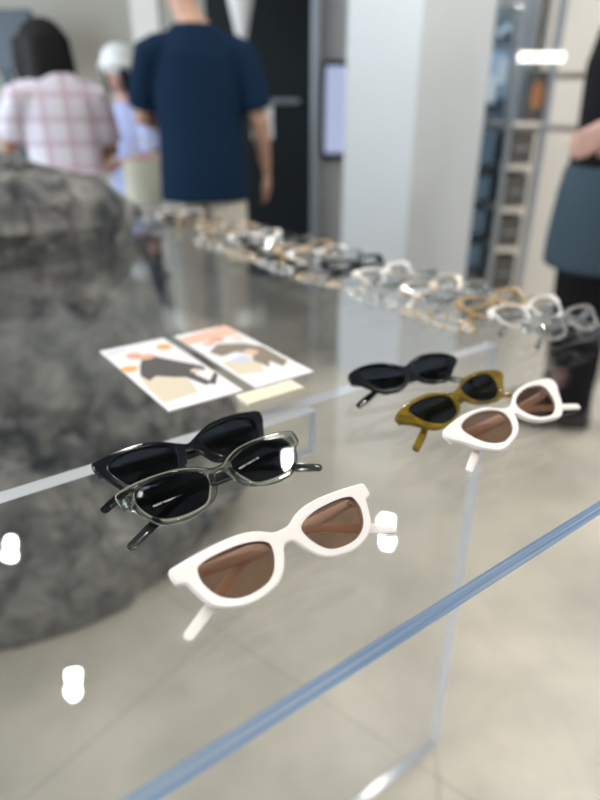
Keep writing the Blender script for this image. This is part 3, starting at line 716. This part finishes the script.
    for sd in (-1, 1):
        loft(q, [((sd*.085, 0, .86), .095, .108), ((sd*.092, .01, .66), .090, .098), ((sd*.097, .012, .47), .078, .082), ((sd*.10, 0, .28), .074, .078), ((sd*.10, -.005, .085), .070, .078)] if lower == 'trousers' else
                [((sd*.085, 0, .86), .098, .112), ((sd*.092, .01, .66), .098, .105), ((sd*.10, .012, .44), .098, .10)], 20)
    bmesh.ops.transform(q, matrix=sk, verts=q.verts); obj('trousers' if lower == 'trousers' else 'shorts', fuse(q, .009, 4), legs_m, r, 180)
    if skirt_m:
        k = bmesh.new(); loft(k, [((0, 0, .60), .200*B, .165*B), ((0, 0, .70), .198*B, .165*B), ((0, 0, .84), .192*B, .155*B), ((0, 0, .93), .185*B, .142*B)], 28)
        bmesh.ops.transform(k, matrix=sk, verts=k.verts); obj('skirt', fuse(k, .009, 3), skirt_m, r, 180)
    for sd in (-1, 1):
        k = bmesh.new()
        loft(k, [((sd*.10, -.085, .045), .034, .042), ((sd*.102, -.02, .048), .042, .046), ((sd*.106, .06, .040), .047, .038), ((sd*.11, .14, .030), .046, .028), ((sd*.112, .185, .022), .028, .018)], 16, Vector((0, 0, 1)))
        bmesh.ops.transform(k, matrix=sk, verts=k.verts); obj('shoe', fuse(k, .006, 2), M['shoe'], r, 180)
    if cap:
        c = bmesh.new(); ball(c, hc + Vector((0, -.01, .060)), (.110, .122, .110), 14)
        loft(c, [(hc + Vector((0, -.01, .058)), .105, .118), (hc + Vector((0, -.01, .036)), .135, .150), (hc + Vector((0, -.01, .028)), .140, .156)], 28)
        cb = bmesh.new(); merge(cb, c, hm); bmesh.ops.transform(cb, matrix=sk, verts=cb.verts); obj('sun_hat', fuse(cb, .007, 3), cap, r, 180)
    return r
# man in navy, back to the viewer
m0 = P(200, 119, 2.70)
person('person', (m0.x, m0.y, 0), R(8), 1.0, 'person in navy t-shirt and pale trousers standing with back turned behind the table', M['skin'],
       ((-.235, .06, 1.10), (-.17, .27, 1.06)), ((.245, -.01, 1.09), (.275, .08, .90)), M['navy'], M['khaki'], M['hair'], head_yaw=R(25), top_len=.77, build=1.02, head_off=(-.055, .02, 0))
w0 = P(61, 119, 2.75)
person('person', (w0.x, w0.y, 0), R(28), .885, 'person with black bob haircut in pink and white plaid shirt beyond the boulder', M['skin2'],
       ((-.235, .06, 1.12), (-.24, .28, 1.10)), ((.225, .04, 1.09), (.13, .26, 1.02)), M['plaid'], M['trouser'], M['hair'], head_yaw=R(30), hair_style='bob', top_len=.76, build=.98, head_off=(-.030, .05, -.105), hair_scale=1.22)
h0 = P(127, 119, 3.55)
person('person', (h0.x, h0.y, 0), R(150), .82, 'person in white sun hat and lavender shirt between two other shoppers', M['skin3'],
       ((-.24, .04, 1.10), (-.16, .26, 1.08)), ((.25, .03, 1.09), (.17, .24, 1.06)), M['lav'], M['trouser'], M['hair'], hair_style='bob', top_len=.80, cap=M['cap'], build=.95)
r0 = P(622, 119, 2.15)
person('person', (r0.x, r0.y, 0), R(75), 1.02, 'person in black top and blue grey knit skirt at the right edge with hand raised', M['skin3'],
       ((-.27, -.15, 1.17), (-.25, .03, 1.065)), ((.25, -.02, 1.10), (.25, .03, .86)), M['blackcloth'], M['blackcloth'], M['hair'], hair_style='bob', long_sleeve=True, top_len=.88, skirt_m=M['denim'])
# canvas tote between the shoppers
b0 = P(146, 178, 3.2)
bg = thing('tote_bag', (b0.x, b0.y, 0), 'pale canvas tote standing on the low stool behind the navy shirt', 'bag')
b = bmesh.new(); loft(b, [((0, 0, .62), .10, .05), ((0, 0, .70), .115, .06), ((0, 0, .82), .11, .05), ((0, 0, .90), .105, .03)], 20)
obj('bag_body', b, M['bag'], bg, 50)
b = bmesh.new(); path = [Vector((-.06+.12*i/16, 0, .88+.13*math.sin(math.pi*i/16))) for i in range(17)]
merge(b, sweep(path, [.012, .012], [.012, .012])); obj('handle', b, M['bag'], bg, 50)
st = thing('stool', (b0.x, b0.y, 0), 'low dark stool carrying the pale canvas tote', 'stool')
obj('seat', bx((-.16, -.16, .58), (.16, .16, .619), .006), M['slate'], st)
for sx_ in (-1, 1):
    for sy_ in (-1, 1): obj('leg', cyl(bmesh.new(), (sx_*.13, sy_*.13, 0), (sx_*.13, sy_*.13, .58), .014), M['slate'], st, 40)

# ------------------------------------------------------------------ things at the back wall
a = P(-40, 10, 4.9); c = P(42, 72, 4.9)
t = thing('wall_screen', (0, 0, 0), 'large dark slate panel on a stand at far left behind the bob haircut', 'screen')
obj('screen_panel', bx((a.x, 4.85, c.z), (c.x, 4.92, a.z), .01), M['slate'], t)
obj('screen_stand', bx(((a.x+c.x)/2-.04, 4.86, .03), ((a.x+c.x)/2+.04, 4.91, c.z), .005), M['slate'], t)
obj('screen_foot', bx(((a.x+c.x)/2-.3, 4.7, 0), ((a.x+c.x)/2+.3, 5.05, .03), .005), M['slate'], t)
# lit lavender screen on the steel return
a = P(326, 66, 4.05); c = P(342, 153, 4.05)
t = thing('mounted_screen', (0, 0, 0), 'narrow lit lavender screen on the grey wall return left of the pillar', 'screen')
obj('screen_case', bx((a.x-.012, 4.055, c.z-.03), (c.x+.10, 4.098, a.z+.03), .004), M['dark'], t)
obj('screen_face', bx((a.x, 4.050, c.z), (c.x+.09, 4.055, a.z)), M['screen'], t)
# white pendant cone before the dark door
a = P(242, 44, 4.2)
t = thing('pendant_lamp', (a.x, 4.2, a.z), 'white conical pendant hanging before the dark doorway', 'lamp')
obj('shade', cyl(bmesh.new(), (0, 0, 0), (0, 0, .42), .025, .12, 32), M['trimring'], t, 40)
obj('cord', cyl(bmesh.new(), (0, 0, .42), (0, 0, CZ-a.z), .006, seg=10), M['dark'], t, 40)
a = P(262, 122, 4.50)
o = obj('reflection_plate', bx((a.x-.075, 4.536, a.z-.11), (a.x+.075, 4.548, a.z+.11), .003), M['wall_white'])  # pale plate added in place of a lamp reflection on the door
tag(o, 'small pale plate standing in for a lamp reflection on the dark door beside the navy shirt', 'reflection_plate')

# ------------------------------------------------------------------ shelf rack on the right
SY = 3.35
def sx_at(px): return P(px, 150, SY).x
def sz_at(py): return P(500, py, SY).z
xa, xb, xm = sx_at(462), sx_at(540), sx_at(506)
rk = thing('shelf_rack', (0, 0, 0), 'steel and glass shelf rack between the pillar and the white wall', 'shelf')
for x in (xa, xm, xb):
    for y in (SY, SY+.38): obj('post', bx((x-.016, y-.016, 0), (x+.016, y+.016, 2.35), .003), M['steel'], rk)
levels_l = [sz_at(y) for y in (268, 235, 200, 165, 118, 42, 8)]
for z in levels_l: obj('shelf', bx((xa+.018, SY-.01, z-.014), (xm-.018, SY+.39, z), .002), M['shelfglass'], rk)
levels_r = [sz_at(y) for y in (292, 248, 208, 165, 122)]
for z in levels_r: obj('shelf', bx((xm+.018, SY-.01, z-.022), (xb-.018, SY+.39, z), .002), M['ledge'], rk)
obj('back_panel', bx((xa, SY+.40, .1), (xb, SY+.41, 2.3)), M['steel'], rk)
grp = 'boxes on the shelf rack'
wl = ['lowest', 'second lowest', 'middle', 'second highest']
for z, zt, wd in zip(levels_l, levels_l[1:], wl):
    t = thing('storage_box', ((xa+xm)/2, SY+.18, z+.0005), 'blue grey box on the %s glass shelf left of the drawers' % wd, 'box', 0, grp)
    h_ = (zt-z)-.06
    hw = (xm-xa)/2-.045
    obj('box_body', bx((-hw, -.15, 0), (hw, .15, h_*.78), .005), M['bluebox'], t)
    obj('lid', bx((-hw-.004, -.154, h_*.78), (hw+.004, .154, h_), .005), M['bluebox'], t)
for z, zt, wd in zip(levels_r, levels_r[1:], wl):
    t = thing('drawer_box', ((xb+xm)/2, SY+.18, z+.0005), 'dark taupe drawer box on the %s white ledge beside the glass shelves' % wd, 'drawer box', 0, 'drawer boxes on the white ledges')
    hw = (xb-xm)/2-.03; h_ = (zt-z)-.05
    obj('box_body', bx((-hw, -.16, 0), (hw, .16, h_), .005), M['drawer'], t)
    obj('handle', bx((-.04, -.172, h_*.5-.006), (.04, -.160, h_*.5+.006), .002), M['steel'], t)
# photo cubes and framed portrait
z5, z6 = levels_l[4], levels_l[5]
def photo(name, x0, x1, z, h, mats_, label, y=SY+.05):
    t = thing(name, ((x0+x1)/2, y, z+.0005), label, 'picture')
    w = (x1-x0)/2
    obj('picture_frame', bx((-w, 0, 0), (w, .03, h), .004), M['slate'], t)
    b = bx((-w+.008, -.003, .008), (w-.008, 0, h-.008))
    zz = -.0032
    def face(u0, v0, u1, v1, mi):
        f = b.faces.new([b.verts.new((-w+.012+u*(2*w-.024), zz, .012+v*(h-.024))) for u, v in ((u0, v0), (u1, v0), (u1, v1), (u0, v1))]); f.material_index = mi
    face(0, 0, 1, .28, 1); zz = -.0034; face(.1, .2, .45, .62, 2); face(.5, .5, .95, .9, 2); face(.55, .15, .7, .5, 1)
    obj('picture', b, mats_, t)
photo('photo_block', sx_at(480), sx_at(503), z5, sz_at(48)-z5, [M['tile1'], M['tile2'], M['tile3']], 'blue sky photograph in a dark frame on the glass shelf')
photo('photo_block', sx_at(483), sx_at(501), z6, sz_at(17)-z6, [M['tile4'], M['tile2'], M['tile3']], 'small teal photograph on the shelf above the blue one')
zl = levels_r[4]
t = thing('portrait_picture', (sx_at(532), SY+.05, zl+.0005), 'portrait picture of an orange brown face on the top white ledge', 'picture')
w_, h_ = (sx_at(544)-sx_at(520))/2, sz_at(70)-zl
obj('picture_frame', bx((-w_, 0, 0), (w_, .03, h_), .004), M['slate'], t)
b = bx((-w_+.01, -.003, .01), (w_-.01, 0, h_-.01))
f = b.faces.new([b.verts.new((x*w_*.5, -.0034, h_*.52+y*h_*.27)) for x, y in ell(0, 0, 1, 1, 24)]); f.material_index = 1
f = b.faces.new([b.verts.new((x*w_*.56, -.0032, h_*.62+y*h_*.27)) for x, y in ell(0, 0, 1, 1, 24)]); f.material_index = 2
f = b.faces.new([b.verts.new(p) for p in ((-w_*.8, -.0033, .015), (w_*.8, -.0033, .015), (w_*.45, -.0033, h_*.3), (-w_*.45, -.0033, h_*.3))]); f.material_index = 2
obj('picture', b, [M['drawer'], pbr('portrait_skin', (.50, .22, .10), .5), M['p_grey']], t)
a, c = P(520, 57, 3.30), P(562, 62, 3.30)
t = thing('mounted_tube_light', (0, 0, 0), 'lit white tube light fixed above the portrait on the shelf rack', 'lamp')
obj('tube', cyl(bmesh.new(), (a.x, SY-.052, a.z), (c.x, SY-.052, a.z), .020), M['tube'], t, 40)
for x in (a.x+.04, xb-.01): obj('clamp', bx((x-.012, SY-.032, a.z-.02), (x+.012, SY-.0165, a.z+.02), .002), M['steel'], t)

# ------------------------------------------------------------------ light, camera
w = bpy.data.worlds.new('daylight'); sc.world = w; w.use_nodes = True
bgn = w.node_tree.nodes['Background']; bgn.inputs[0].default_value = (.90, .95, 1.0, 1); bgn.inputs[1].default_value = 1.0
def area(name, loc, rot, size, size_y, power, col=(1, 1, 1)):
    l = bpy.data.lights.new(name, 'AREA'); l.shape = 'RECTANGLE'; l.size = size; l.size_y = size_y; l.energy = power; l.color = col
    o = link(bpy.data.objects.new(name, l)); o.location = loc; o.rotation_euler = rot; return o

area('window_daylight', (X0-.25, (WY0+WY1)/2, (WZ0+WZ1)/2), (0, R(-90), 0), WZ1-WZ0, WY1-WY0, 260, (.86, .93, 1.0))
cam = bpy.data.cameras.new('camera'); co = link(bpy.data.objects.new('camera', cam))
cam.sensor_fit = 'VERTICAL'; cam.sensor_height = 36; cam.lens = FPX/800*36
co.location = (0, 0, CAMZ); co.rotation_euler = (R(90)-PITCH, 0, 0)
cam.clip_start = .02
cam.dof.use_dof = True; cam.dof.focus_distance = .412; cam.dof.aperture_fstop = cam.lens/8.6
sc.camera = co
sc.view_settings.view_transform = 'Standard'; sc.view_settings.look = 'None'; sc.view_settings.gamma = 1
sc.view_settings.exposure = 0.18
sc.cycles.max_bounces = 16; sc.cycles.transparent_max_bounces = 32; sc.cycles.sample_clamp_indirect = 6.0
sc.cycles.caustics_reflective = False; sc.cycles.caustics_refractive = False
